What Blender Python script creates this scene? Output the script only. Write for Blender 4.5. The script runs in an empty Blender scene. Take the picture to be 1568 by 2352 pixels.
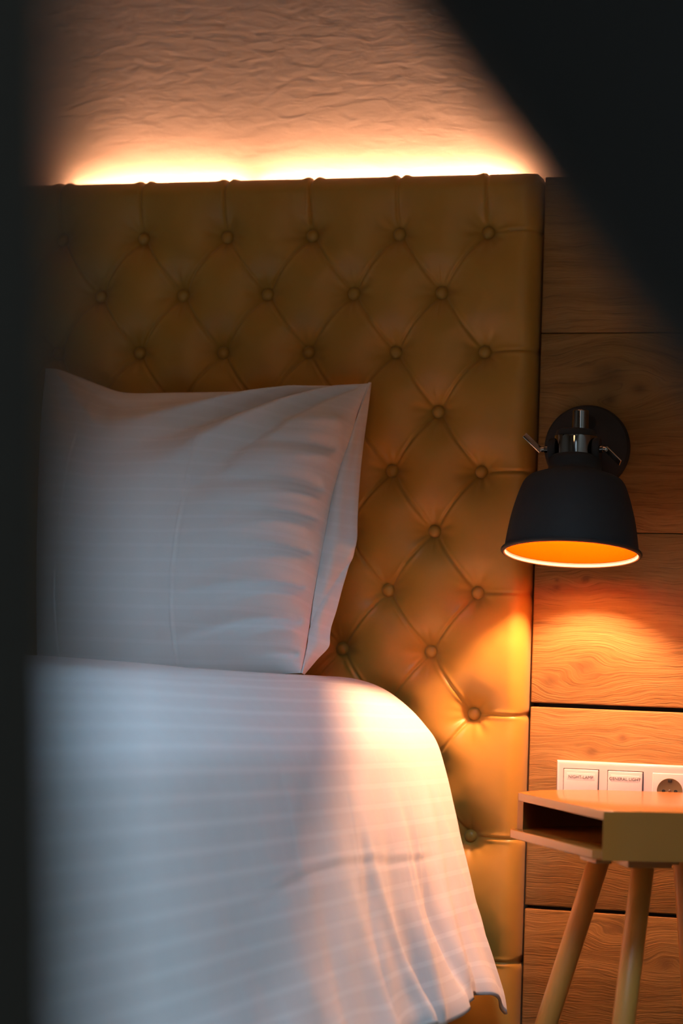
import bpy, bmesh, math
import numpy as np
from mathutils import Vector, Matrix, Euler

C = bpy.context.scene.collection
PI = math.pi

# ------------------------------------------------------------------ camera
RC = np.array([[0.95770989, 0.28588074, 0.03261843],
               [0.01597080, 0.06037261, -0.99804814],
               [-0.287292, 0.95636152, 0.0532537]])
CAM = np.array([0.82016551, -3.80788963, 0.77324237])
FPX = 5553.0

def at(px, py, Y):
    """point of the place seen at photo position (px, py) on the upright plane y = Y"""
    d = np.array([(px - 784) / FPX, (py - 1176) / FPX, 1.0]) @ RC
    t = (Y - CAM[1]) / d[1]
    return Vector(CAM + d * t)

cd = bpy.data.cameras.new('camera')
cam = bpy.data.objects.new('camera', cd)
C.objects.link(cam)
M = Matrix(((RC[0][0], -RC[1][0], -RC[2][0], CAM[0]),
            (RC[0][1], -RC[1][1], -RC[2][1], CAM[1]),
            (RC[0][2], -RC[1][2], -RC[2][2], CAM[2]),
            (0, 0, 0, 1)))
cam.matrix_world = M
cd.sensor_fit = 'VERTICAL'
cd.sensor_height = 36.0
cd.sensor_width = 24.0
cd.lens = 85.0
cd.clip_start = 0.05
cd.dof.use_dof = True
cd.dof.focus_distance = 3.72
cd.dof.aperture_fstop = 2.6
bpy.context.scene.camera = cam

vs = bpy.context.scene.view_settings
vs.view_transform = 'Standard'
vs.look = 'None'
vs.gamma = 1.0
vs.exposure = 0.0
vs.use_curve_mapping = False

w = bpy.data.worlds.new('world')
bpy.context.scene.world = w
w.use_nodes = True
w.node_tree.nodes['Background'].inputs[0].default_value = (0.4, 0.6, 0.9, 1)
w.node_tree.nodes['Background'].inputs[1].default_value = 0.0

# ------------------------------------------------------------------ materials
class NT:
    def __init__(s, name):
        s.m = bpy.data.materials.new(name)
        s.m.use_nodes = True
        s.t = s.m.node_tree
        s.b = s.t.nodes['Principled BSDF']
    def n(s, typ, **kw):
        nd = s.t.nodes.new(typ)
        for k, v in kw.items():
            setattr(nd, k, v)
        return nd
    def l(s, a, b):
        s.t.links.new(a, b)
    def math(s, op, a, b=None, c=None, clamp=False):
        nd = s.n('ShaderNodeMath', operation=op)
        nd.use_clamp = clamp
        for i, x in enumerate((a, b, c)):
            if x is None: continue
            if isinstance(x, (int, float)): nd.inputs[i].default_value = x
            else: s.l(x, nd.inputs[i])
        return nd.outputs[0]
    def mix(s, f, a, b):
        nd = s.n('ShaderNodeMix', data_type='RGBA')
        for sock, x in ((nd.inputs[0], f), (nd.inputs[6], a), (nd.inputs[7], b)):
            if isinstance(x, (int, float)): sock.default_value = x
            elif isinstance(x, tuple): sock.default_value = (*x, 1) if len(x) == 3 else x
            else: s.l(x, sock)
        return nd.outputs[2]
    def noise(s, vec, scale, detail=4, rough=0.5, dist=0.0):
        nd = s.n('ShaderNodeTexNoise')
        nd.inputs['Scale'].default_value = scale
        nd.inputs['Detail'].default_value = detail
        nd.inputs['Roughness'].default_value = rough
        nd.inputs['Distortion'].default_value = dist
        s.l(vec, nd.inputs['Vector'])
        return nd.outputs[0]
    def mapping(s, vec, scale=(1, 1, 1), loc=(0, 0, 0)):
        nd = s.n('ShaderNodeMapping')
        nd.inputs['Scale'].default_value = scale
        nd.inputs['Location'].default_value = loc
        s.l(vec, nd.inputs['Vector'])
        return nd.outputs[0]
    def bump(s, h, strength, dist):
        nd = s.n('ShaderNodeBump')
        nd.inputs['Strength'].default_value = strength
        nd.inputs['Distance'].default_value = dist
        s.l(h, nd.inputs['Height'])
        s.l(nd.outputs[0], s.b.inputs['Normal'])
    def ramp(s, f, stops):
        nd = s.n('ShaderNodeValToRGB')
        e = nd.color_ramp.elements
        while len(e) < len(stops): e.new(0.5)
        for el, (p, c) in zip(e, stops):
            el.position = p
            el.color = (*c, 1)
        s.l(f, nd.inputs[0])
        return nd.outputs[0]
    def set(s, col=None, rough=None, metal=None, spec=None):
        if col is not None: s.b.inputs['Base Color'].default_value = (*col, 1)
        if rough is not None: s.b.inputs['Roughness'].default_value = rough
        if metal is not None: s.b.inputs['Metallic'].default_value = metal
        if spec is not None: s.b.inputs['Specular IOR Level'].default_value = spec
        return s

def plain(name, col, rough=0.5, metal=0.0, spec=0.5, nscale=60, namt=0.08, bump=0.0, bdist=0.0005):
    t = NT(name).set(col, rough, metal, spec)
    co = t.n('ShaderNodeTexCoord').outputs['Object']
    f = t.noise(co, nscale, 3)
    dk = tuple(c * (1 - namt) for c in col)
    lt = tuple(min(1, c * (1 + namt)) for c in col)
    t.l(t.mix(f, dk, lt), t.b.inputs['Base Color'])
    if bump: t.bump(f, bump, bdist)
    return t.m

def emit(name, col, strength):
    t = NT(name).set((0.02, 0.02, 0.02), 0.6)
    t.b.inputs['Emission Color'].default_value = (*col, 1)
    t.b.inputs['Emission Strength'].default_value = strength
    return t.m

# plaster
t = NT('plaster').set((0.62, 0.51, 0.41), 0.9, 0, 0.2)
co = t.n('ShaderNodeTexCoord').outputs['Object']
h1 = t.noise(t.mapping(co, (0.55, 1, 1.5)), 46, 4, 0.55, 0.6)
h2 = t.noise(co, 120, 3, 0.6)
h = t.math('ADD', t.math('MULTIPLY', h1, 1.0), t.math('MULTIPLY', h2, 0.12))
t.bump(h, 0.26, 0.003)
M_PLASTER = t.m

# headboard fabric
t = NT('mustard_upholstery').set((0.40, 0.19, 0.032), 0.42, 0, 0.4)
co = t.n('ShaderNodeTexCoord').outputs['Object']
f = t.noise(co, 18, 4, 0.6)
t.l(t.mix(f, (0.43, 0.230, 0.034), (0.51, 0.273, 0.046)), t.b.inputs['Base Color'])
t.bump(t.noise(co, 900, 2), 0.25, 0.0004)
t.b.inputs['Sheen Weight'].default_value = 0.1
M_UPH = t.m

# wood
KNOTS = [(0.103, 0.610, .008), (0.153, 0.635, .006), (0.091, 0.746, .014), (0.033, 0.720, .010),
         (0.040, 0.870, .005), (0.040, 0.882, .003), (0.113, 1.213, .022), (0.165, 1.190, .010),
         (0.168, 0.444, .011), (0.231, 0.285, .010), (0.087, 0.885, .005), (0.148, 0.335, .010),
         (0.118, 1.172, .008), (0.42, 0.80, .016), (0.60, 1.10, .018), (0.75, .50, .015), (0.9, 1.4, .012)]
t = NT('aged_oak_boards').set((0.4, 0.25, 0.1), 0.62, 0, 0.3)
co = t.n('ShaderNodeTexCoord').outputs['Object']
isl = t.n('ShaderNodeNewGeometry').outputs['Random Per Island']
sep = t.n('ShaderNodeSeparateXYZ'); t.l(co, sep.inputs[0])
X, Z = sep.outputs[0], sep.outputs[2]
dark = None
dz = None
for kx, kz, kr in KNOTS:
    ddx = t.math('MULTIPLY', t.math('SUBTRACT', X, kx), 0.75)
    ddz = t.math('SUBTRACT', Z, kz)
    r2 = t.math('ADD', t.math('MULTIPLY', ddx, ddx), t.math('MULTIPLY', ddz, ddz))
    g = t.math('EXPONENT', t.math('MULTIPLY', r2, -1.0 / (kr * kr)))
    g2 = t.math('EXPONENT', t.math('MULTIPLY', r2, -0.10 / (kr * kr)))
    dark = g if dark is None else t.math('ADD', dark, g)
    sh = t.math('MULTIPLY', g2, t.math('MULTIPLY', ddz, -0.85))
    dz = sh if dz is None else t.math('ADD', dz, sh)
Zw = t.math('ADD', Z, dz)
wob = t.noise(t.mapping(co, (3.2, 1, 6)), 2.2, 3, 0.5)
Zw = t.math('ADD', Zw, t.math('MULTIPLY', wob, 0.035))
cmb = t.n('ShaderNodeCombineXYZ')
t.l(X, cmb.inputs[0]); t.l(t.math('MULTIPLY', isl, 7.0), cmb.inputs[1]); t.l(Zw, cmb.inputs[2])
gv = cmb.outputs[0]
g1 = t.noise(t.mapping(gv, (1.6, 1, 26)), 3.0, 5, 0.6)
g2 = t.noise(t.mapping(gv, (5, 1, 165)), 2.6, 4, 0.6)
g3 = t.noise(t.mapping(gv, (14, 1, 300)), 1.6, 2, 0.5)
col = t.ramp(g1, [(0.25, (0.205, 0.106, 0.028)), (0.5, (0.285, 0.154, 0.046)), (0.75, (0.36, 0.200, 0.066))])
fine = t.math('SUBTRACT', 1.0, t.math('MULTIPLY', t.ramp(g2, [(0.32, (1, 1, 1)), (0.46, (0, 0, 0))]), 0.35))
vm = t.n('ShaderNodeVectorMath', operation='SCALE')
t.l(col, vm.inputs[0]); t.l(fine, vm.inputs['Scale'])
kd = t.math('MULTIPLY', dark, 0.62, clamp=True)
colk = t.mix(kd, vm.outputs[0], (0.11, 0.052, 0.018))
t.l(colk, t.b.inputs['Base Color'])
hh = t.math('ADD', t.math('MULTIPLY', g2, 1.0), t.math('MULTIPLY', g3, 0.8))
hh = t.math('ADD', hh, t.math('MULTIPLY', g1, 0.2))
hh = t.math('SUBTRACT', hh, t.math('MULTIPLY', dark, 0.4))
t.bump(hh, 0.55, 0.0014)
M_WOOD = t.m

# bed linen with woven satin stripes, on the uv (metres)
def linen(name, pitch, width, pitch2, skew, lo, hi):
    t = NT(name).set((0.8, 0.79, 0.77), 0.75, 0, 0.25)
    uv = t.n('ShaderNodeUVMap').outputs[0]
    sp = t.n('ShaderNodeSeparateXYZ'); t.l(uv, sp.inputs[0])
    def stripes(c, p, wd):
        fr = t.math('FRACT', t.math('DIVIDE', c, p))
        a = t.math('ABSOLUTE', t.math('SUBTRACT', fr, 0.5))
        mr = t.n('ShaderNodeMapRange', interpolation_type='SMOOTHSTEP')
        mr.inputs[1].default_value = 0.5 * wd / p + 0.03
        mr.inputs[2].default_value = 0.5 * wd / p - 0.03
        t.l(a, mr.inputs[0])
        return mr.outputs[0]
    v = t.math('ADD', sp.outputs[1], t.math('MULTIPLY', sp.outputs[0], skew))
    s1 = stripes(v, pitch, width)
    s = s1
    if pitch2:
        s2 = stripes(sp.outputs[0], pitch2, width)
        s = t.math('MAXIMUM', s1, t.math('MULTIPLY', s2, 0.25))
    t.l(t.mix(s, lo, hi), t.b.inputs['Base Color'])
    t.l(t.math('SUBTRACT', 0.8, t.math('MULTIPLY', s, 0.25)), t.b.inputs['Roughness'])
    co = t.n('ShaderNodeTexCoord').outputs['Object']
    t.bump(t.noise(co, 55, 5, 0.6), 0.12, 0.003)
    t.b.inputs['Sheen Weight'].default_value = 0.15
    return t.m
M_DUVET = linen('white_damask_duvet', 0.0285, 0.0075, 0.062, -0.022, (0.765, 0.735, 0.715), (0.83, 0.81, 0.79))
M_PILLOW = linen('white_damask_pillowcase', 0.0255, 0.006, 0, 0.0, (0.775, 0.755, 0.735), (0.80, 0.78, 0.765))

M_LAMPBLACK = plain('matte_black_metal', (0.034, 0.034, 0.034), 0.65, 0, 0.22)
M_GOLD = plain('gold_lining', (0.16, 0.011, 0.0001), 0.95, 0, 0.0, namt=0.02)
M_REFL = plain('added_pale_reflector', (0.75, 0.50, 0.20), 0.5, namt=0.02)  # unseen pale band, added to strengthen the lamp's glow on the wall
M_RIM = plain('pale_rim_enamel', (0.36, 0.22, 0.15), 0.5)
M_CHROME = plain('smoked_chrome', (0.26, 0.245, 0.235), 0.06, 1.0, 0.5, namt=0.02)
M_BRASS = plain('polished_steel', (0.75, 0.70, 0.64), 0.16, 1.0, namt=0.03)
M_PLASTIC = plain('white_plastic', (0.70, 0.60, 0.58), 0.28, 0, 0.5, namt=0.01)
M_LABEL = plain('label_window', (0.78, 0.69, 0.67), 0.3, namt=0.01)
M_INK = plain('grey_ink', (0.10, 0.085, 0.08), 0.6)
M_SOCKET = plain('socket_recess_shade', (0.17, 0.12, 0.06), 0.4, namt=0.03)  # pale insert darkened: the recess shade is put into its colour
M_HOLE = plain('dark_hole', (0.012, 0.011, 0.01), 0.7)
M_TABLE = plain('ochre_lacquer', (0.40, 0.150, 0.024), 0.22, 0, 0.5, nscale=14, namt=0.05)
t = NT('table_leg_beech').set((0.5, 0.27, 0.07), 0.4)
co = t.n('ShaderNodeTexCoord').outputs['Object']
t.l(t.mix(t.noise(t.mapping(co, (60, 60, 4)), 2, 4), (0.50, 0.205, 0.034), (0.60, 0.262, 0.050)), t.b.inputs['Base Color'])
M_LEG = t.m
M_DARKWALL = plain('dark_wall_paint', (0.36, 0.29, 0.22), 0.9, nscale=20, bump=0.2)
M_DARKCEIL = plain('ceiling_paint', (0.62, 0.54, 0.45), 0.9, nscale=20)
M_DOOR = plain('dark_curtain_cloth', (0.060, 0.054, 0.046), 0.7, 0, 0.15)
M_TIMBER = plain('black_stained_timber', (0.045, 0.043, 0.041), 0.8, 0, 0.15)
t = NT('dark_floor_boards').set((0.1, 0.06, 0.03), 0.45)
co = t.n('ShaderNodeTexCoord').outputs['Object']
br = t.n('ShaderNodeTexBrick'); t.l(co, br.inputs['Vector'])
br.inputs['Scale'].default_value = 1.0
br.inputs['Brick Width'].default_value = 1.4; br.inputs['Row Height'].default_value = 0.14
br.inputs['Mortar Size'].default_value = 0.003
br.inputs['Color1'].default_value = (0.30, 0.19, 0.09, 1); br.inputs['Color2'].default_value = (0.25, 0.155, 0.07, 1)
br.inputs['Mortar'].default_value = (0.02, 0.012, 0.008, 1)
t.l(br.outputs[0], t.b.inputs['Base Color'])
M_FLOOR = t.m
M_BEDBASE = plain('bed_base_fabric', (0.10, 0.07, 0.05), 0.9)
M_MATTRESS = plain('mattress_ticking', (0.5, 0.48, 0.45), 0.9)
M_ALU = plain('aluminium_channel', (0.5, 0.48, 0.45), 0.4, 0.8)
M_FRAME = plain('window_frame_paint', (0.3, 0.28, 0.25), 0.5)

BULB_W = 3000.0
LED_W = 195.0
SKYLIGHT_W = 27.0
FILL_W = 11.0
M_BULB = emit('warm_bulb', (1.0, 0.475, 0.25), BULB_W)
M_LED = emit('warm_led', (1.0, 0.48, 0.27), LED_W)
M_PANE2 = emit('curtained_pane', (0.55, 0.74, 0.88), 1.5)
M_FILL = emit('fill_globe_glow', (1.0, 0.50, 0.22), FILL_W)  # warm fill of the added globe
M_SKYLIGHT = emit('added_skylight_glow', (0.38, 0.67, 0.95), SKYLIGHT_W)  # daylight glow of the added skylight

# ------------------------------------------------------------------ mesh helpers
def smooth(me, ang=40):
    me.shade_smooth()
    me.set_sharp_from_angle(angle=math.radians(ang))

def link(name, me, mat, parent=None, sm=40):
    o = bpy.data.objects.new(name, me)
    C.objects.link(o)
    if mat: me.materials.append(mat)
    if sm: smooth(me, sm)
    if parent: o.parent = parent
    return o

def obj(name, bm, mat, parent=None, sm=40):
    me = bpy.data.meshes.new(name)
    bmesh.ops.recalc_face_normals(bm, faces=bm.faces)
    bm.to_mesh(me); bm.free()
    return link(name, me, mat, parent, sm)

def npmesh(name, V, F, mat, parent=None, uv=None, sm=60):
    me = bpy.data.meshes.new(name)
    me.vertices.add(len(V)); me.vertices.foreach_set('co', np.asarray(V, np.float32).ravel())
    F = np.asarray(F, np.int32)
    me.loops.add(F.size); me.loops.foreach_set('vertex_index', F.ravel())
    me.polygons.add(len(F))
    me.polygons.foreach_set('loop_start', np.arange(0, F.size, 4, dtype=np.int32))
    me.update(calc_edges=True)
    if uv is not None:
        ul = me.uv_layers.new(name='UVMap')
        ul.data.foreach_set('uv', np.asarray(uv, np.float32)[F.ravel()].ravel())
    me.validate()
    return link(name, me, mat, parent, sm)

def gridfaces(nr, nc, flip=False):
    i = np.arange(nr * nc).reshape(nr, nc)
    a, b, c, d = i[:-1, :-1], i[:-1, 1:], i[1:, 1:], i[1:, :-1]
    F = np.stack([a, b, c, d], -1).reshape(-1, 4)
    return F[:, ::-1] if flip else F

def box(bm, lo, hi, bevel=0.0, mat=None):
    r = bmesh.ops.create_cube(bm, size=1.0)
    vs_ = r['verts']
    for v in vs_:
        v.co = Vector([(lo[i] + hi[i]) / 2 + v.co[i] * (hi[i] - lo[i]) for i in range(3)])
    if bevel:
        es = {e for v in vs_ for e in v.link_edges}
        rr = bmesh.ops.bevel(bm, geom=list(es), offset=bevel, segments=3, affect='EDGES', profile=0.5)
        vs_ = rr['verts']
    if mat is not None:
        bmesh.ops.transform(bm, matrix=mat, verts=list({v for v in vs_}))
    return vs_

def lathe(bm, prof, n=64, mat=Matrix(), closed=False):
    rings = []
    for r, z in prof:
        if r < 1e-6:
            rings.append([bm.verts.new(mat @ Vector((0, 0, z)))])
        else:
            rings.append([bm.verts.new(mat @ Vector((r * math.cos(2 * PI * k / n), r * math.sin(2 * PI * k / n), z))) for k in range(n)])
    seq = list(zip(rings[:-1], rings[1:]))
    if closed: seq.append((rings[-1], rings[0]))
    for A, B in seq:
        for k in range(n):
            k2 = (k + 1) % n
            if len(A) == 1 and len(B) == 1: continue
            if len(A) == 1: bm.faces.new((A[0], B[k], B[k2]))
            elif len(B) == 1: bm.faces.new((A[k], B[0], A[k2]))
            else: bm.faces.new((A[k], B[k], B[k2], A[k2]))

def tube(bm, p0, p1, r0, r1, n=32):
    p0, p1 = Vector(p0), Vector(p1)
    d = p1 - p0
    m = Matrix.Translation(p0) @ d.to_track_quat('Z', 'Y').to_matrix().to_4x4()
    L = d.length
    b = min(r0, r1) * 0.12
    lathe(bm, [(0, 0), (r0 - b, 0), (r0, b), (r1, L - b), (r1 - b, L), (0, L)], n, m)

def prism(bm, pts, z0, z1, bevel=0.0):
    vsb = [bm.verts.new((x, y, z0)) for x, y in pts]
    f = bm.faces.new(vsb)
    r = bmesh.ops.extrude_face_region(bm, geom=[f])
    up = [e for e in r['geom'] if isinstance(e, bmesh.types.BMVert)]
    for v in up: v.co.z = z1
    bm.faces.ensure_lookup_table()
    if bevel:
        es = [e for v in up for e in v.link_edges if all(x in up for x in e.verts)]
        es += [e for v in vsb for e in v.link_edges if all(x in vsb for x in e.verts)]
        bmesh.ops.bevel(bm, geom=list(set(es)), offset=bevel, segments=3, affect='EDGES', profile=0.5)

def thing(name, label, cat, loc=(0, 0, 0), group=None):
    o = bpy.data.objects.new(name, None)
    C.objects.link(o)
    o.location = loc
    o.empty_display_size = 0.05
    o['label'] = label; o['category'] = cat
    if group: o['group'] = group
    return o

def tag(o, label, cat, group=None):
    o['label'] = label; o['category'] = cat
    if group: o['group'] = group
    return o

def struct(name, bm, mat, parent=None, sm=None):
    o = obj(name, bm, mat, parent, sm)
    if parent is None: o['kind'] = 'structure'
    return o

def catmull(P, n):
    P = np.asarray(P, float)
    d = np.r_[0, np.cumsum(np.sqrt(np.linalg.norm(np.diff(P, axis=0), axis=1)) + 1e-9)]
    Q = []
    m = np.gradient(P, d, axis=0)
    tt = np.linspace(0, d[-1], 2000)
    k = np.clip(np.searchsorted(d, tt, 'right') - 1, 0, len(d) - 2)
    h = d[k + 1] - d[k]
    u = ((tt - d[k]) / h)[:, None]
    h = h[:, None]
    Q = (2*u**3 - 3*u**2 + 1)*P[k] + (u**3 - 2*u**2 + u)*h*m[k] + (-2*u**3 + 3*u**2)*P[k+1] + (u**3 - u**2)*h*m[k+1]
    L = np.r_[0, np.cumsum(np.linalg.norm(np.diff(Q, axis=0), axis=1))]
    s = np.linspace(0, L[-1], n)
    return np.stack([np.interp(s, L, Q[:, i]) for i in range(P.shape[1])], 1), s

rng = np.random.default_rng(7)
_lat = rng.random((64, 64))
def vnoise(x, y):
    xi, yi = np.floor(x).astype(int), np.floor(y).astype(int)
    fx, fy = x - xi, y - yi
    fx, fy = fx*fx*(3-2*fx), fy*fy*(3-2*fy)
    g = lambda a, b: _lat[a % 64, b % 64]
    return (g(xi, yi)*(1-fx) + g(xi+1, yi)*fx)*(1-fy) + (g(xi, yi+1)*(1-fx) + g(xi+1, yi+1)*fx)*fy - 0.5

# ------------------------------------------------------------------ room shell
XL, XR, YB, YF, ZC = -2.4, 1.62, -5.2, 0.10, 2.5
bm = bmesh.new(); box(bm, (XL - .1, YB - .1, -.1), (XR + .1, YF + .1, 0)); struct('floor', bm, M_FLOOR)
SX0, SX1, SY0, SY1 = 0.0, 0.9, -2.85, -1.95
bm = bmesh.new()
box(bm, (XL - .1, YB - .1, ZC), (SX0, YF + .1, ZC + .1)); box(bm, (SX1, YB - .1, ZC), (XR + .1, YF + .1, ZC + .1))
box(bm, (SX0, YB - .1, ZC), (SX1, SY0, ZC + .1)); box(bm, (SX0, SY1, ZC), (SX1, YF + .1, ZC + .1))
struct('ceiling', bm, M_DARKCEIL)
bm = bmesh.new(); box(bm, (XL - .1, YF, 0), (XR + .1, YF + .1, ZC)); struct('wall_back', bm, M_PLASTER)
bm = bmesh.new(); box(bm, (XL - .1, YB, 0), (XL, YF, ZC)); struct('wall_left', bm, M_DARKWALL)
FX0, FX1, FZ0, FZ1 = -0.1, 1.55, 0.85, 2.1
bm = bmesh.new()
box(bm, (XL - .1, YB - .1, 0), (FX0, YB, ZC)); box(bm, (FX1, YB - .1, 0), (XR + .1, YB, ZC))
box(bm, (FX0, YB - .1, 0), (FX1, YB, FZ0)); box(bm, (FX0, YB - .1, FZ1), (FX1, YB, ZC))
struct('wall_front', bm, M_DARKWALL)
bm = bmesh.new()
box(bm, (FX0, YB - .07, FZ0), (FX0 + .05, YB - .02, FZ1), .004); box(bm, (FX1 - .05, YB - .07, FZ0), (FX1, YB - .02, FZ1), .004)
box(bm, (FX0 + .05, YB - .07, FZ0), (FX1 - .05, YB - .02, FZ0 + .05), .004); box(bm, (FX0 + .05, YB - .07, FZ1 - .05), (FX1 - .05, YB - .02, FZ1), .004)
win2 = struct('window_1', bm, M_FRAME)
bm = bmesh.new(); box(bm, (FX0 + .05, YB - .05, FZ0 + .05), (FX1 - .05, YB - .04, FZ1 - .05)); obj('pane', bm, M_PANE2, win2, None)
bm = bmesh.new(); box(bm, (XR, YB, 0), (XR + .1, YF, ZC)); struct('wall_right', bm, M_DARKWALL)
# frame and pane of an unseen skylight, added to light the bed blue
bm = bmesh.new()
fw = .05
box(bm, (SX0, SY0, ZC + .02), (SX0 + fw, SY1, ZC + .07), .004); box(bm, (SX1 - fw, SY0, ZC + .02), (SX1, SY1, ZC + .07), .004)
box(bm, (SX0 + fw, SY0, ZC + .02), (SX1 - fw, SY0 + fw, ZC + .07), .004); box(bm, (SX0 + fw, SY1 - fw, ZC + .02), (SX1 - fw, SY1, ZC + .07), .004)
win = struct('added_skylight', bm, M_FRAME)
bm = bmesh.new(); box(bm, (SX0 + fw, SY0 + fw, ZC + .04), (SX1 - fw, SY1 - fw, ZC + .05)); obj('pane', bm, M_SKYLIGHT, win, None)
# unseen joist, added to keep the skylight off the headboard
bm = bmesh.new(); box(bm, (XL, -1.32, 1.73), (XR, -1.20, ZC), .006); struct('shading_joist', bm, M_TIMBER, sm=40)
# added fill light: an unseen hanging globe that warms the bed end
cl = thing('fill_globe', 'added opal globe out of view, giving warm fill light to the bed end', 'lamp', (.15, -2.6, 1.68))
bm = bmesh.new(); bmesh.ops.create_uvsphere(bm, u_segments=40, v_segments=24, radius=.13); obj('globe', bm, M_FILL, cl)
bm = bmesh.new(); lathe(bm, [(0, .126), (.035, .126), (.038, .15), (.02, .175), (0, .175)], 32); obj('cap', bm, M_LAMPBLACK, cl)
bm = bmesh.new(); tube(bm, (0, 0, .17), (0, 0, .815), .003, .003, 12); obj('cord', bm, M_LAMPBLACK, cl)
bm = bmesh.new(); lathe(bm, [(0, .819), (.05, .819), (.05, .805), (.03, .792), (0, .792)], 32); obj('ceiling_rose', bm, M_LAMPBLACK, cl)

def camray(px, py, dd):
    d = np.array([(px - 784) / FPX, (py - 1176) / FPX, 1.0]) @ RC
    return Vector(CAM + d * dd)
# dark curtain at the left, close to the lens, its free edge pulled slightly aside
e0, e1 = camray(172, 0, .52), camray(198, 2352, .52)
ed = (e1 - e0) / (e1.z - e0.z)
cz = np.linspace(.015, 2.497, 60); cu = np.linspace(0, .85, 260)
ca = math.radians(32)
CU, CZ = np.meshgrid(cu, cz)
wave = .016 * np.sin(CU * 42) * np.clip(CU / .05, 0, 1) + .006 * np.sin(CU * 17 + CZ * 2) * np.clip(CU / .1, 0, 1) - .030 * (1 - np.exp(-CU / .05))
ex = e0.x + ed.x * (CZ - e0.z); ey = e0.y + ed.y * (CZ - e0.z)
VX = ex - CU * math.cos(ca) - wave * math.sin(ca); VY = ey - CU * math.sin(ca) + wave * math.cos(ca)
cur = npmesh('curtain', np.stack([VX, VY, CZ], -1).reshape(-1, 3), gridfaces(60, 260), M_DOOR, None, None, 80)
sd = cur.modifiers.new('thickness', 'SOLIDIFY'); sd.thickness = .003; sd.offset = 0
tag(cur, 'dark out-of-focus curtain hanging at the left, its edge cutting off the bed and pillow', 'curtain')
# slanting timber across the upper right, close to the lens
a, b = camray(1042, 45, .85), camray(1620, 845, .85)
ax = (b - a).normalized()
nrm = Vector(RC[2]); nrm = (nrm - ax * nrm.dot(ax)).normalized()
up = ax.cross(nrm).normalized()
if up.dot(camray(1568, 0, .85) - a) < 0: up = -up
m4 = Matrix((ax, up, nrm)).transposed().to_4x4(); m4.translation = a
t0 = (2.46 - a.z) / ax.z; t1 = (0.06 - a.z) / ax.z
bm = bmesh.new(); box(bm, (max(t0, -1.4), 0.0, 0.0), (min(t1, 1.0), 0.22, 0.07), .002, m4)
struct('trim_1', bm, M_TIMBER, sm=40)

# ------------------------------------------------------------------ headboard
BX, BZ, DX, DZ = -0.0885, 1.4443, 0.15, 0.09766
HBL, HBR, HBT, HBB = -1.95, -0.0012, 1.541, 0.001
hb = thing('headboard', 'mustard button-tufted upholstered headboard standing behind the bed', 'headboard', (-0.97, 0.02, 0))
nz = 760
xs = np.r_[np.linspace(HBL, -1.02, 180)[:-1], np.linspace(-1.02, HBR, 600)]; nx = len(xs); zs = np.linspace(HBB, HBT, nz)
Xg, Zg = np.meshgrid(xs, zs)
u = (Xg - BX) / DX + (Zg - BZ) / (2 * DZ)
v = (Xg - BX) / DX - (Zg - BZ) / (2 * DZ)
def near_int(q): return np.abs(q - np.round(q))
SP = 0.119
d_lat = np.minimum(near_int(u), near_int(v)) * SP
# nearest button of both lattices
def latd(ox, oz):
    dx_ = (Xg - BX - ox) / DX; dz_ = (Zg - BZ - oz) / (2 * DZ)
    kx = np.minimum(np.round(dx_), 0 if ox == 0 else 0); kz = np.minimum(np.round(dz_), 0)
    return (dx_ - kx) * DX, (dz_ - kz) * 2 * DZ
ax1, az1 = latd(0, 0); ax2, az2 = latd(-DX / 2, -DZ)
r1, r2 = np.hypot(ax1, az1), np.hypot(ax2, az2)
rb = np.minimum(r1, r2)
th = np.where(r1 < r2, np.arctan2(az1, ax1), np.arctan2(az2, ax2))
top = Zg > BZ; right = Xg > BX
dcol = np.abs((Xg - BX) / DX - np.minimum(np.round((Xg - BX) / DX), 0)) * DX
drow = np.abs((Zg - BZ) / (2 * DZ) - np.minimum(np.round((Zg - BZ) / (2 * DZ)), 0)) * 2 * DZ
d = np.where(top & right, np.minimum(np.abs(Xg - BX), np.abs(Zg - BZ)),
    np.where(top, dcol, np.where(right, drow, d_lat)))
hgt = 0.041 - 0.041 * np.exp(-(rb / 0.027) ** 1.15) - 0.0055 * np.exp(-d / 0.030)
def blur(a, sg_):
    R_ = int(3 * sg_); ker = np.exp(-.5 * (np.arange(-R_, R_ + 1) / sg_) ** 2); ker /= ker.sum()
    for ax_ in (0, 1):
        pd = np.pad(a, [(R_, R_) if q_ == ax_ else (0, 0) for q_ in (0, 1)], mode='edge')
        a = sum(ker[k_] * np.take(pd, np.arange(k_, k_ + a.shape[ax_]), axis=ax_) for k_ in range(2 * R_ + 1))
    return a
soft = blur(hgt, 5.0)
wgt = np.clip((rb - .012) / .03, 0, 1)
hgt = soft * wgt + blur(hgt, 1.6) * (1 - wgt)
# pleat: narrow groove with a lip beside it; little puckers round the buttons
near = np.clip((rb - 0.010) / 0.01, 0, 1)
hgt += near * (-0.0032 * np.exp(-(d / 0.0018) ** 2) + 0.0008 * np.exp(-((d - 0.0050) / 0.0025) ** 2))
bid = np.where(r1 < r2, np.round((Xg - BX) / DX) * 3.7 + np.round((Zg - BZ) / DZ) * 1.9, np.round((Xg - BX) / DX) * 2.3 + np.round((Zg - BZ) / DZ) * 5.1)
puck = np.cos(th * 7 + bid) * 0.6 + np.cos(th * 11 + 2 * bid) * 0.5
hgt += 0.0011 * puck * np.exp(-((rb - 0.026) / 0.014) ** 2)
hgt += 0.0008 * vnoise(Xg * 45 + 9, Zg * 45)
# rounding towards right and top edges
er = np.clip((Xg - (HBR - 0.032)) / 0.032, 0, 1); et = np.clip((Zg - (HBT - 0.030)) / 0.030, 0, 1)
hgt = hgt * np.sqrt(np.clip(1 - er ** 2.2, 0, 1)) * np.sqrt(np.clip(1 - et ** 2.2, 0, 1))
Yg = 0.005 - hgt
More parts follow.
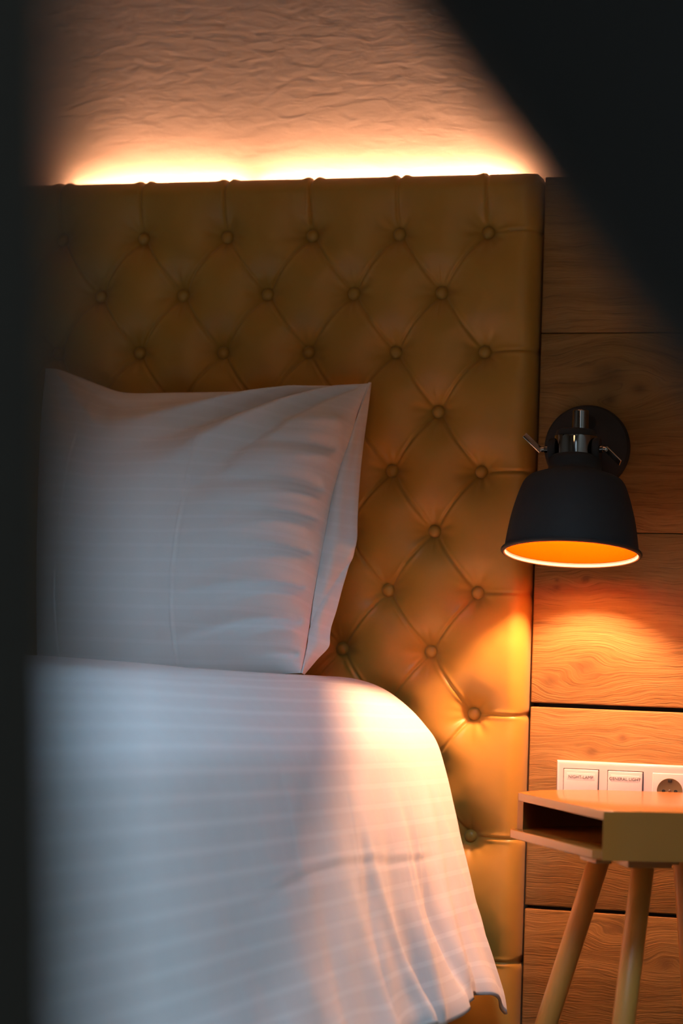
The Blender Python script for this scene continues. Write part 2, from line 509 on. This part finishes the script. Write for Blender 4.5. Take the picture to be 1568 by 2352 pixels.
# outline: seams nip the edges in a little, corner is cut
Zo = Zg - et * 0.0035 * np.exp(-(d / 0.006) ** 2) * (~right) + et * .0035 * np.exp(-((d - .009) / .007) ** 2) * (~right)
Zo = Zo - 0.016 * np.clip((Zg - (HBT - 0.10)) / 0.10, 0, 1) * np.clip((Xg - (HBR - 0.009)) / 0.009, 0, 1)
Xo = Xg - er * 0.0030 * np.exp(-(d / 0.006) ** 2) * right
V = np.stack([Xo, Yg, Zo], -1)
# border going back to the panel's rear
back = 0.042
ring_top = V[-1].copy(); ring_top[:, 1] = back
V = np.concatenate([V, ring_top[None]], 0)
rcol = V[:, -1].copy(); rcol[:, 1] = back
V = np.concatenate([V, rcol[:, None]], 1)
lcol = V[:, 0].copy(); lcol[:, 1] = back
V = np.concatenate([lcol[:, None], V], 1)
nr, nc = V.shape[:2]
Vl = V.reshape(-1, 3).copy(); Vl[:, 0] += 0.97; Vl[:, 1] -= 0.02
npmesh('upholstery', Vl, gridfaces(nr, nc), M_UPH, hb, sm=75)
bm = bmesh.new(); box(bm, (HBL + .01 + .97, 0.023 - .01, HBB + .97 * 0), (HBR - .01 + .97, 0.023, HBT - .02)); obj('back_board', bm, M_BEDBASE, hb, None)
bmb = bmesh.new()
R90 = Matrix.Rotation(PI / 2, 4, 'X')
lathe(bmb, [(0, .0092), (.0035, .0089), (.0066, .0078), (.0090, .0056), (.0103, .0025), (.0106, 0), (.0098, -.003), (.006, -.005)], 28, R90)
mb = bpy.data.meshes.new('button'); bmesh.ops.recalc_face_normals(bmb, faces=bmb.faces); bmb.to_mesh(mb); bmb.free()
mb.materials.append(M_UPH); smooth(mb, 60)
for j in range(0, 13):
    for k in range(0, 8):
        bx_ = BX - DX * k - (DX / 2 if j % 2 else 0); bz_ = BZ - j * DZ
        if bx_ < -1.12: continue
        if j >= 4 and bx_ < -0.47: continue
        if j >= 9 and bx_ < -0.25: continue
        b = bpy.data.objects.new('button', mb); C.objects.link(b)
        b.parent = hb; b.location = (bx_ + .97, -0.0005 - .02, bz_)

# ------------------------------------------------------------------ timber wall panel beside the headboard
bm = bmesh.new()
seams = [(1.2805, 1.5345), (0.9605, 1.2793), (0.6852, 0.9597), (0.3630, 0.6782), (0.02, 0.3575)]
for z0, z1 in seams:
    n0 = len(bm.verts)
    box(bm, (0.0025, 0.0, z0), (1.60, 0.022, z1), 0.0022)
panel = obj('timber_wall_panel', bm, M_WOOD, None, 30)
tag(panel, 'rustic oak board panel on the wall right of the headboard, behind the lamp', 'wall panel')
bm = bmesh.new(); box(bm, (0.012, 0.0225, 0.02), (1.60, 0.035, 1.53)); obj('batten_board', bm, M_HOLE, panel, None)

# ------------------------------------------------------------------ LED strips behind the headboard
for x0, x1, lab in ((-0.87, -0.548, 'warm led strip glowing behind the left part of the headboard top'),
                    (-0.512, -0.055, 'warm led strip glowing behind the right part of the headboard top')):
    L = thing('led_strip', lab, 'light strip', ((x0 + x1) / 2, .0878, 1.530), 'led strips behind the headboard')
    hw = (x1 - x0) / 2
    bm = bmesh.new(); box(bm, (-hw - .01, -.012, -.004), (hw + .01, .012, 0)); obj('channel', bm, M_ALU, L, None)
    bm = bmesh.new(); box(bm, (-hw, -.007, .0005), (hw, .007, .006), .002); obj('diffuser', bm, M_LED, L, 40)

# ------------------------------------------------------------------ wall lamp
disc_c = Vector((0.084, 0, 1.094))
ring_c = at(1322, 1020, -.13)
lamp = thing('wall_lamp', 'black bell-shaped wall lamp with a glowing orange inside, on the oak panel', 'lamp', disc_c)
def LL(v): return Vector(v) - disc_c
bm = bmesh.new()
lathe(bm, [(0, .018), (.060, .018), (.066, .0155), (.0685, .010), (.0690, .001), (0, .001)], 72, R90)
obj('wall_plate', bm, M_LAMPBLACK, lamp)
# arm from plate to the knuckle on top of the ring
kn = ring_c + Vector((0.004, 0.012, 0.040))
bm = bmesh.new(); tube(bm, LL(disc_c + Vector((0.004, -.016, .040))), LL(kn), .012, .012)
obj('arm', bm, M_CHROME, lamp)
bm = bmesh.new(); tube(bm, LL(kn + Vector((0, 0, -.022))), LL(kn + Vector((0, 0, .014))), .0135, .0125)
obj('knuckle', bm, M_CHROME, lamp)
UPR = Matrix.Translation(LL(ring_c) + Vector((0, 0, -.003))) @ Matrix.Rotation(math.radians(-1.5), 4, 'X')
TILT = Matrix.Translation(LL(ring_c)) @ Matrix.Rotation(math.radians(-1.0), 4, 'Y') @ Matrix.Rotation(math.radians(-9.0), 4, 'X')
bm = bmesh.new()
lathe(bm, [(0, .026), (.024, .026), (.0295, .024), (.0315, .018), (.0315, .0155), (0, .0155)], 64, UPR)
obj('cap', bm, M_LAMPBLACK, lamp)
bm = bmesh.new()
lathe(bm, [(.0300, .0152), (.0330, .0148), (.0333, .012), (.0333, -.0125), (.0330, -.0165), (.030, -.0180)], 96, UPR, closed=True)
obj('ring_clamp', bm, M_CHROME, lamp)
prof = [(.0, -.0200), (.0350, -.0203), (.0395, -.0235), (.0412, -.029), (.0412, -.041), (.0440, -.0450), (.0600, -.0510), (.0715, -.0560), (.0775, -.0625),
        (.0815, -.071), (.0880, -.0905), (.0945, -.115), (.0995, -.1420), (.1025, -.1640), (.1034, -.1690)]
pc, _ = catmull(prof, 70)
bm = bmesh.new()
lathe(bm, [tuple(q) for q in pc] + [(.1014, -.1690)] + [(max(q[0] - .002, 0), q[1] - .0018) for q in pc[::-1] if q[0] > .03], 128, TILT, closed=False)
obj('shade', bm, M_LAMPBLACK, lamp, 50)
bm = bmesh.new()
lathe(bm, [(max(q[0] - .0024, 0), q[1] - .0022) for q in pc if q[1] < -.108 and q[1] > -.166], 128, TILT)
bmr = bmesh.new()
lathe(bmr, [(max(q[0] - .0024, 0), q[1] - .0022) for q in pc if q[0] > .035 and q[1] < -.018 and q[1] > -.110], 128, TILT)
obj('added_reflector', bmr, M_REFL, lamp, 50)  # added high inside the shade, out of view, to throw more light out
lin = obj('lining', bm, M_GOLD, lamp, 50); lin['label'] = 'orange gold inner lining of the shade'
bm = bmesh.new()
n = 14
lathe(bm, [(.1050 + .0033 * math.cos(2 * PI * k / n), -.1715 + .0033 * math.sin(2 * PI * k / n)) for k in range(n)], 128, TILT, closed=True)
obj('rim', bm, M_LAMPBLACK, lamp, 60)
bm = bmesh.new()
lathe(bm, [(.1012, -.1665), (.1022, -.1665), (.1034, -.1735), (.1042, -.1752), (.1030, -.1752), (.1018, -.1738)], 128, TILT, closed=True)
ri = obj('rim_lining', bm, M_RIM, lamp, 60); ri['label'] = 'pale inner edge of the rim'
bm = bmesh.new(); lathe(bm, [(0, -.048), (.012, -.048), (.012, -.020), (0, -.020)], 24, TILT); obj('socket', bm, M_LAMPBLACK, lamp)
bm = bmesh.new()
lathe(bm, [(0, -.088), (.006, -.0870), (.012, -.083), (.0155, -.077), (.017, -.070), (.0155, -.062), (.012, -.056), (.0100, -.050), (.0100, -.047), (0, -.047)], 32, TILT)
obj('bulb', bm, M_BULB, lamp)
# side knuckles, thumb screws and wing levers
for sx, lev in ((-1, (-.0235, -.010, .0225)), (1, (.0235, -.010, -.0215))):
    bm = bmesh.new()
    mm = TILT @ Matrix.Translation((sx * .0345, -.006, -.011)) @ Matrix.Rotation(PI / 2, 4, 'Y')
    lathe(bm, [(0, -.0055), (.017, -.0055), (.019, -.003), (.019, .003), (.017, .0055), (0, .0055)], 40, mm)
    obj('side_knuckle', bm, M_LAMPBLACK, lamp)
    bm = bmesh.new()
    p0 = TILT @ Vector((sx * .034, -.014, -.012)); p1 = TILT @ Vector((sx * .0465, -.016, -.012))
    tube(bm, p0, p1, .0062, .0055)
    sc = obj('thumb_screw', bm, M_CHROME, lamp)
    bm = bmesh.new()
    p2 = TILT @ Vector((sx * .052, -.018, -.0135))
    tube(bm, p1, p2, .0042, .0040, 16)
    p3 = p2 + Vector(lev)
    dv = (p3 - p2); q = dv.to_track_quat('X', 'Z').to_matrix().to_4x4(); q.translation = p2
    box(bm, (-.002, -.0050, -.0012), (dv.length, .0050, .0012), .0006, q @ Matrix.Rotation(math.radians(-68), 4, 'X'))
    lv = obj('lever', bm, M_BRASS, sc)

# ------------------------------------------------------------------ switch and socket plate
pl_c = Vector((0.161, 0, 0.555))
plate = thing('switch_plate', 'white three-gang switch and socket plate on the oak panel behind the bedside table', 'switch plate', pl_c)
bm = bmesh.new(); box(bm, (-.1115, -.0105, -.0405), (.1115, 0.001, .0405))
top_es = [e for e in bm.edges if all(v.co.y < -.01 for v in e.verts)]
bmesh.ops.bevel(bm, geom=top_es, offset=.0065, segments=5, affect='EDGES', profile=.6)
obj('frame', bm, M_PLASTIC, plate, 50)
def text_mesh(name, s, size, loc, parent):
    cu = bpy.data.curves.new(name, 'FONT'); cu.body = s; cu.size = size; cu.align_x = 'CENTER'; cu.align_y = 'CENTER'; cu.extrude = .0001
    tmp = bpy.data.objects.new(name + '_tmp', cu); C.objects.link(tmp)
    bpy.context.view_layer.update()
    dg = bpy.context.evaluated_depsgraph_get()
    me = bpy.data.meshes.new_from_object(tmp.evaluated_get(dg))
    bpy.data.objects.remove(tmp)
    me.name = name
    me.transform(Matrix.Rotation(PI / 2, 4, 'X'))
    o = bpy.data.objects.new(name, me); C.objects.link(o)
    me.materials.clear(); me.materials.append(M_INK)
    o.location = loc; o.parent = parent
    return o
for cx, txt in ((-.0712, 'NIGHT-LAMP'), (-.0006, 'GENERAL LIGHT')):
    bm = bmesh.new(); box(bm, (cx - .0287, -.0107, -.0287), (cx + .0287, -.0060, .0287)); 
    obj('rocker_gap', bm, M_HOLE, plate, None)
    bm = bmesh.new(); box(bm, (cx - .0275, -.0145, -.0275), (cx + .0275, -.0065, .0275), .0012)
    for v_ in bm.verts:
        if v_.co.y < -.012: v_.co.y += .0016 * (v_.co.z + .0275) / .055 - .0006
    rk = obj('rocker', bm, M_PLASTIC, plate)
    bm = bmesh.new(); box(bm, (cx - .0225, -.01400, .0085), (cx + .0225, -.0125, .0215), .0003); obj('label_window', bm, M_LABEL, rk)
    text_mesh('lettering', txt, .0068, (cx, -.0142, .0155), rk)
cx = .0700
sk = None
bm = bmesh.new(); box(bm, (cx - .0275, -.0118, -.0275), (cx + .0275, -.0065, .0275), .001)
cov = obj('socket_cover', bm, M_PLASTIC, plate)
bm = bmesh.new()
lathe(bm, [(0, .0121), (.0188, .0121), (.0194, .0124), (.0200, .0124), (.0203, .0119), (.0203, .0115)], 56, Matrix.Translation((cx, 0, 0)) @ R90)
obj('socket_recess', bm, M_SOCKET, cov)
for hx in (-.0095, .0095):
    bm = bmesh.new(); lathe(bm, [(0, .01245), (.0026, .01245), (.0030, .0120)], 24, Matrix.Translation((cx + hx, 0, 0)) @ R90)
    obj('pin_hole', bm, M_HOLE, cov)
bm = bmesh.new(); lathe(bm, [(0, .0127), (.0022, .0126), (.0028, .0120)], 20, Matrix.Translation((cx, 0, 0)) @ R90)
obj('centre_screw', bm, M_BRASS, cov)
for sz in (-1, 1):
    bm = bmesh.new(); box(bm, (cx - .003, -.0132, sz * .0165 - .0025), (cx + .003, -.0115, sz * .0165 + .0025), .0006); obj('earth_clip', bm, M_HOLE, cov)

# ------------------------------------------------------------------ bedside table
TZ = .556
Lc = Vector((.042, -.251)); Fc = Vector((.228, -.562))
outline = [Lc, (.047, -.207), (.059, -.168), (.080, -.134), (.128, -.090), (.193, -.062), (.258, -.044), (.330, -.040), (.41, -.065), (.475, -.125), (.51, -.21),
           (.505, -.31), (.455, -.41), (.395, -.472), (.329, -.517), (.280, -.542), (.252, -.5575), Fc]
outline = [Vector(p) for p in outline]
cen = Vector((.275, -.295))
tb = thing('bedside_table', 'ochre bedside table with an open slot and round splayed legs, under the wall lamp', 'bedside table', (cen.x, cen.y, 0))
def TL(p): return (p[0] - cen.x, p[1] - cen.y)
dLF = (Fc - Lc).normalized(); nLF = Vector((dLF.y, -dLF.x))
if nLF.dot(cen - Lc) > 0: nLF = -nLF           # outward
bm = bmesh.new(); prism(bm, [TL(p) for p in outline], TZ - .0125, TZ, .0008)
obj('tabletop', bm, M_TABLE, tb, 35)
# curved side wall, open on the slot face
inner = []
N = len(outline)
for i in range(N):
    p = outline[i]
    a_, b_ = outline[max(i - 1, 0)], outline[min(i + 1, N - 1)]
    tg = (b_ - a_).normalized(); nn = Vector((-tg.y, tg.x))
    if nn.dot(cen - p) < 0: nn = -nn
    inner.append(p + nn * .012)
inner[0] = Lc + dLF * .012 - nLF * .004; inner[-1] = Fc - dLF * .013 - nLF * .004
bm = bmesh.new()
zb, zt = TZ - .0665, TZ - .0010
ro = [[bm.verts.new((*TL(p + (p - cen).normalized() * .0008), z)) for p in outline] for z in (zb, zt)]
ri_ = [[bm.verts.new((*TL(p), z)) for p in inner] for z in (zb, zt)]
for i in range(N - 1):
    bm.faces.new((ro[0][i], ro[0][i + 1], ro[1][i + 1], ro[1][i]))
    bm.faces.new((ri_[0][i], ri_[1][i], ri_[1][i + 1], ri_[0][i + 1]))
    bm.faces.new((ro[1][i], ro[1][i + 1], ri_[1][i + 1], ri_[1][i]))
    bm.faces.new((ro[0][i], ri_[0][i], ri_[0][i + 1], ro[0][i + 1]))
for i in (0, N - 1):
    bm.faces.new((ro[0][i], ro[1][i], ri_[1][i], ri_[0][i]))
obj('side_wall', bm, M_TABLE, tb, 35)
# shelf board: the slot's bottom, its lip standing out at the left end
sh = [Lc + nLF * .009 - dLF * .008, Lc + nLF * .012 + dLF * .004, Fc + nLF * .004 - dLF * .030, Fc - dLF * .014 - nLF * .01] + [p + (cen - p) * .06 for p in outline[-2:0:-1]] + [Lc - nLF * .002 - dLF * .006]
bm = bmesh.new(); prism(bm, [TL(p) for p in sh], TZ - .0680, TZ - .0540, .0025)
obj('shelf', bm, M_TABLE, tb, 35)
# cross rails under the shelf
bm = bmesh.new()
mm = Matrix.Translation((-.03, -.085, 0)) @ Matrix.Rotation(math.radians(26), 4, 'Z')
box(bm, (-.028, -.05, TZ - .086), (.036, .06, TZ - .0682), .0015, mm)
box(bm, (.036, -.02, TZ - .083), (.056, .04, TZ - .0682), .0015, mm)
obj('leg_block', bm, M_TABLE, tb, 35)
bm = bmesh.new()
mm = Matrix.Translation((-.075, -.17, 0)) @ Matrix.Rotation(math.atan2(dLF.y, dLF.x), 4, 'Z')
box(bm, (-.03, -.012, TZ - .077), (.036, .012, TZ - .0682), .0015, mm)
obj('rail', bm, M_TABLE, tb, 35)
def leg(p0, p1):
    bm = bmesh.new(); tube(bm, (p0[0] - cen.x, p0[1] - cen.y, p0[2]), (p1[0] - cen.x, p1[1] - cen.y, p1[2]), .0160, .0160, 40)
    return obj('leg', bm, M_LEG, tb, 50)
zt0 = TZ - .0685
a_ = at(1380, 1960, -.28); b_ = at(1254, 2352, -.30)
k = (0.002 - a_.z) / (b_.z - a_.z); leg((a_.x, a_.y, a_.z), a_.lerp(b_, k))
a_ = at(1478, 1975, -.37); b_ = at(1431, 2352, -.42)
k = (0.002 - a_.z) / (b_.z - a_.z); leg(a_, a_.lerp(b_, k))
leg((.318, -.31, zt0), (.395, -.33, .002))
leg((.285, -.22, zt0), (.315, -.13, .002))

# ------------------------------------------------------------------ bed, mattress, duvet
bed = thing('bed', 'low upholstered bed base under the white duvet', 'bed', (-.95, -1.08, 0))
bm = bmesh.new(); box(bm, (-.80, -.97, .07), (.76, .96, .36), .02); obj('base', bm, M_BEDBASE, bed)
for sx in (-.70, .66):
    for sy in (-.85, .85):
        bm = bmesh.new(); tube(bm, (sx, sy, .075), (sx, sy, .001), .03, .022); obj('leg', bm, M_LAMPBLACK, bed)
bm = bmesh.new(); box(bm, (-1.73, -2.03, .363), (-.21, -.13, .60), .05)
tag(obj('mattress', bm, M_MATTRESS), 'thick pale mattress hidden under the white duvet', 'mattress')

prof = [(-1.93, .25), (-1.88, .40), (-1.84, .56), (-1.79, .65), (-1.70, .705), (-1.55, .728), (-1.25, .738), (-.90, .736), (-.60, .728), (-.40, .7195), (-.347, .7185),
        (-.267, .7155), (-.218, .701), (-.171, .669), (-.147, .645), (-.129, .622), (-.110, .57), (-.083, .469), (-.060, .383), (-.034, .305), (-.016, .258), (-.012, .238)]
ns, ny = 420, 300
P, S = catmull(prof, ns)
ys = -0.085 - (np.linspace(0, 1, ny) ** 1.15) * 2.02
SS, YY = np.meshgrid(S, ys)
Px = np.interp(SS, S, P[:, 0]); Pz = np.interp(SS, S, P[:, 1])
tx = np.gradient(P[:, 0], S); tz = np.gradient(P[:, 1], S)
Nx = np.interp(SS, S, -tz); Nz = np.interp(SS, S, tx)   # outward normal
sideR = np.clip((Px + .30) / .18, 0, 1)
sg = lambda a, x: np.exp(-(x / a) ** 2)
drop = np.clip((.62 - Pz) / .36, 0, 1) * (Px > -1)
disp = np.zeros_like(Px)
# broad billows on top and side
disp += .012 * vnoise(SS * 3.1 + 4, YY * 2.3) + .005 * vnoise(SS * 8 + 1, YY * 5 + 3)
# hanging folds, growing towards the hem
for y0, wd, am in ((-.14, .016, .010), (-.20, .018, -.012), (-.265, .030, .016), (-.345, .022, -.020), (-.42, .030, .014), (-.50, .030, -.018), (-.58, .022, .012), (-.64, .018, -.012),
                   (-.72, .04, .012), (-.84, .04, -.012), (-1.0, .06, .010), (-1.15, .05, -.010), (-1.35, .07, .012), (-1.55, .06, -.010), (-1.8, .08, .012)):
    yy = YY - y0 - .10 * (drop - .6) * math.sin(y0 * 31)
    disp += am * 1.0 * drop ** 1.3 * sg(wd * (1.25 - .4 * drop), yy)
disp += -.034 * np.clip((.40 - Pz) / .16, 0, 1) ** 1.2 * (Px > -1) * sg(.022, YY + .47)
# pressed-in crease lines left by folding: one along the bed, several down the drop
zc = .475 + .012 * np.sin(YY * 6)
disp += (sideR > .9) * np.clip((-.25 - YY) / .08, 0, 1) * np.clip((YY + 1.15) / .25, 0, 1) * (.0012 * sg(.0035, Pz - zc) - .0015 * sg(.0045, Pz - zc + .008))
for y0, z0_, z1_ in ((-.665, .30, .60), (-.43, .28, .50), (-.34, .30, .58), (-.92, .40, .68), (-1.2, .3, .6)):
    yl = y0 + .05 * (Pz - .45)
    m_ = np.clip((Pz - z0_) / .05, 0, 1) * np.clip((z1_ - Pz) / .05, 0, 1) * (sideR > .5)
    disp += m_ * (.0020 * sg(.004, YY - yl) - .0022 * sg(.005, YY - yl - .008))
# small puckers
disp += .0016 * np.clip(sideR, 0, 1) * vnoise(SS * 30, YY * 14) * (0.4 + drop)
fl = np.clip((-YY - .3) / 1.3, 0, 1)
Zp = Pz + disp * Nz + .020 * fl * np.clip((Pz - .45) / .25, 0, 1)
Xp = Px + disp * Nx
Zp -= .030 * np.clip((-.318 - Px) / .05, 0, 1) * np.clip((YY + .42) / .06, 0, 1)
# uneven hem
hem = np.clip((.36 - Pz) / .12, 0, 1) ** 1.5 * (Px > -1)
hz = .010 * np.sin(YY * 21 + .6) + .012 * vnoise(YY * 9, YY * 0 + 2.2) - .024 * sg(.024, YY + .100) + .005 * sg(.030, YY + .165)
Zp = Zp + hem * hz
Xp = Xp + hem * .010 * np.sin(YY * 33)
Yp = YY.copy()
# flare of the head-end corner
# foot end rounds down
rows = [np.stack([Xp, Yp, Zp], -1)]
ft = rows[0][-1]
foot = []
for q in np.linspace(.08, 1, 14):
    c_ = ft.copy(); a2 = q * PI / 2
    c_[:, 1] -= .10 * math.sin(a2); c_[:, 2] = .26 + (ft[:, 2] - .26) * math.cos(a2) ** .6
    foot.append(c_)
V = np.concatenate([rows[0], np.array(foot)], 0)
nr, nc = V.shape[:2]
UV = np.stack([np.broadcast_to(V[:, :, 1], (nr, nc)), np.broadcast_to(S[None], (nr, nc))], -1)
dv = npmesh('duvet', V.reshape(-1, 3), gridfaces(nr, nc, True), M_DUVET, None, UV.reshape(-1, 2), 80)
so = dv.modifiers.new('thickness', 'SOLIDIFY'); so.thickness = .004; so.offset = -1
tag(dv, 'white striped damask duvet draped over the bed and hanging down its side', 'duvet')

# ------------------------------------------------------------------ pillow
def onp(px, py, back=0.0):
    """on the leaning middle plane of the pillow"""
    Y = -.15
    for _ in range(12):
        q = at(px, py, Y + back); Y = -.265 + (q.z - .715) * .165 / .46
    return np.array(at(px, py, Y + back))
pil = thing('pillow', 'plump white pillow leaning upright against the tufted headboard', 'pillow', (-.55, -.20, .72))
po = np.array([-.55, -.20, .72])
topc, _ = catmull([onp(*q) for q in ((103, 846), (130, 848), (180, 866), (240, 890), (290, 905), (430, 905), (570, 902), (700, 896), (790, 886), (846, 880))], 320)
rgtc, _ = catmull([onp(*q) for q in ((846, 880), (822, 945), (803, 1010), (782, 1070), (762, 1140), (745, 1230), (730, 1310), (716, 1390), (708, 1450), (700, 1500), (690, 1546))][::-1], 280)
lftc, _ = catmull([onp(*q) for q in ((103, 846), (96, 950), (90, 1150), (86, 1350), (84, 1530))][::-1], 280)
botc, _ = catmull([onp(*q) for q in ((84, 1530), (250, 1542), (450, 1550), (600, 1550), (690, 1546))], 320)
s_ = np.linspace(0, 1, 320)[None, :, None]; t_ = np.linspace(0, 1, 280)[:, None, None]
coons = (1 - t_) * botc[None] + t_ * topc[None] + (1 - s_) * lftc[:, None] + s_ * rgtc[:, None] \
    - ((1 - s_) * (1 - t_) * botc[0] + s_ * (1 - t_) * botc[-1] + (1 - s_) * t_ * topc[0] + s_ * t_ * topc[-1])
s2, t2 = s_[..., 0] + 0 * t_[..., 0], t_[..., 0] + 0 * s_[..., 0]
shape = np.clip(1 - np.abs(2 * s2 - 1) ** np.where(s2 > .5, 4.5, 3.4), 0, 1) ** .60 * np.clip(1 - np.abs(2 * t2 - 1) ** 2.4, 0, 1) ** .62
thF = .108 * shape
nF = np.array([0, -.94, .34])
wr = np.zeros_like(s2)
er_ = np.exp(-(1 - s2) / .30) * np.clip((1 - s2) / .015, 0, 1)
for tc, am, wd, ln in ((.83, .010, .022, .16), (.745, -.012, .020, .22), (.69, .008, .016, .10), (.60, -.013, .020, .30), (.545, .010, .013, .14), (.50, -.010, .012, .20), (.44, .012, .018, .26),
                   (.385, -.014, .015, .17), (.33, .012, .020, .34), (.275, -.013, .016, .30), (.215, .011, .013, .14), (.165, -.014, .017, .36), (.11, .010, .013, .12), (.06, -.009, .012, .10)):
    yy = t2 - tc + (1 - s2) ** 1.5 * (.30 - .25 * tc) + .020 * vnoise(s2 * 7 + tc * 13, t2 * 2 + tc * 30)
    fall = np.exp(-((1 - s2) / ln) ** 1.6) * np.clip((1 - s2) / .02, 0, 1)
    wr += am * fall * sg(wd * (1 + 1.2 * (1 - s2)), yy)
# swags from the upper right corner
cs, ct = 1.03 - s2, 1.04 - t2
ang = np.arctan2(ct, cs * 1.15); rad = np.hypot(ct, cs)
wsw = np.exp(-((rad - .33) / .30) ** 2)
for a0, am, wd in ((.16, -.008, .05), (.27, .010, .05), (.40, -.009, .05), (.55, .009, .07), (.75, -.006, .07)):
    wr += 2.2 * am * wsw * sg(wd, ang - a0 - .25 * (rad - .3) * (a0 - .2))
cs2 = s2 + .03
ang = np.arctan2(ct, cs2 * 1.15); rad = np.hypot(ct, cs2)
for a0, am, wd in ((.35, -.006, .08), (.6, .006, .08), (.9, -.005, .1)):
    wr += am * np.exp(-((rad - .25) / .2) ** 2) * sg(wd, ang - a0)
wr += .003 * vnoise(s2 * 6, t2 * 6 + 7) + .0010 * vnoise(s2 * 30, t2 * 22)
# pressed fold lines of the laundered case
for sa, sb, am in ((.555, .625, .0011), (.10, .225, .0008)):
    sl = sa + (sb - sa) * t2 ** 1.2
    wr += am * sg(.0042, s2 - sl) - .0006 * sg(.006, s2 - sl - .011)
edge = np.clip(np.minimum(np.minimum(s2, 1 - s2) / .03, np.minimum(t2, 1 - t2) / .03), 0, 1)
front = coons + nF * (thF + wr * edge)[..., None]
backs = coons - nF * (.060 * shape)[..., None]
nr, nc = s2.shape
Lw = np.linalg.norm(topc[-1] - topc[0]); Lh = np.linalg.norm(lftc[-1] - lftc[0])
UVp = np.stack([s2 * Lw, t2 * Lh], -1).reshape(-1, 2)
Vp = np.concatenate([front.reshape(-1, 3), backs.reshape(-1, 3)]) - po
Fp = np.concatenate([gridfaces(nr, nc), gridfaces(nr, nc, True) + nr * nc])
body = npmesh('case', Vp, Fp, M_PILLOW, pil, np.concatenate([UVp, UVp]), 85)
# loose empty end of the pillowcase
fo = [(850, 878), (845, 925), (835, 1000), (826, 1080), (820, 1180), (818, 1248), (814, 1262), (790, 1335), (772, 1400), (759, 1442), (757, 1460), (756, 1482), (728, 1512), (697, 1548)]
outc, _ = catmull([onp(*q, back=.028) for q in fo][::-1], 280)
base_c = rgtc + np.array([0, .004, 0])
q = np.linspace(0, 1, 40)[None, :, None]
fl_ = base_c[:, None] * (1 - q) + outc[:, None] * q
tq = np.linspace(0, 1, 280)[:, None]; qq = q[..., 0]
bul = -.012 * np.sin(PI * qq) * np.sin(PI * tq) + .006 * sg(.02, tq - .44) * qq * -1 + .004 * sg(.03, tq - .40 + .25 * (1 - qq)) + .004 * sg(.018, tq - .13) * qq * -1 \
    + .005 * np.sin(qq * 9 + tq * 4) * np.sin(PI * tq) * .5 + .003 * vnoise(qq * 3, tq * 14)
fl_ = fl_ + np.array([0.15, -1, 0]) * (-bul * -1)[..., None] * -1
uvf = np.stack([np.broadcast_to(qq * .1, (280, 40)), np.broadcast_to(tq * Lh, (280, 40))], -1).reshape(-1, 2)
fo_ = npmesh('case_flap', (fl_ - po).reshape(-1, 3), gridfaces(280, 40), M_PILLOW, pil, uvf, 80)
fo_['label'] = 'flat empty end of the pillowcase'
so = fo_.modifiers.new('thickness', 'SOLIDIFY'); so.thickness = .004; so.offset = 0
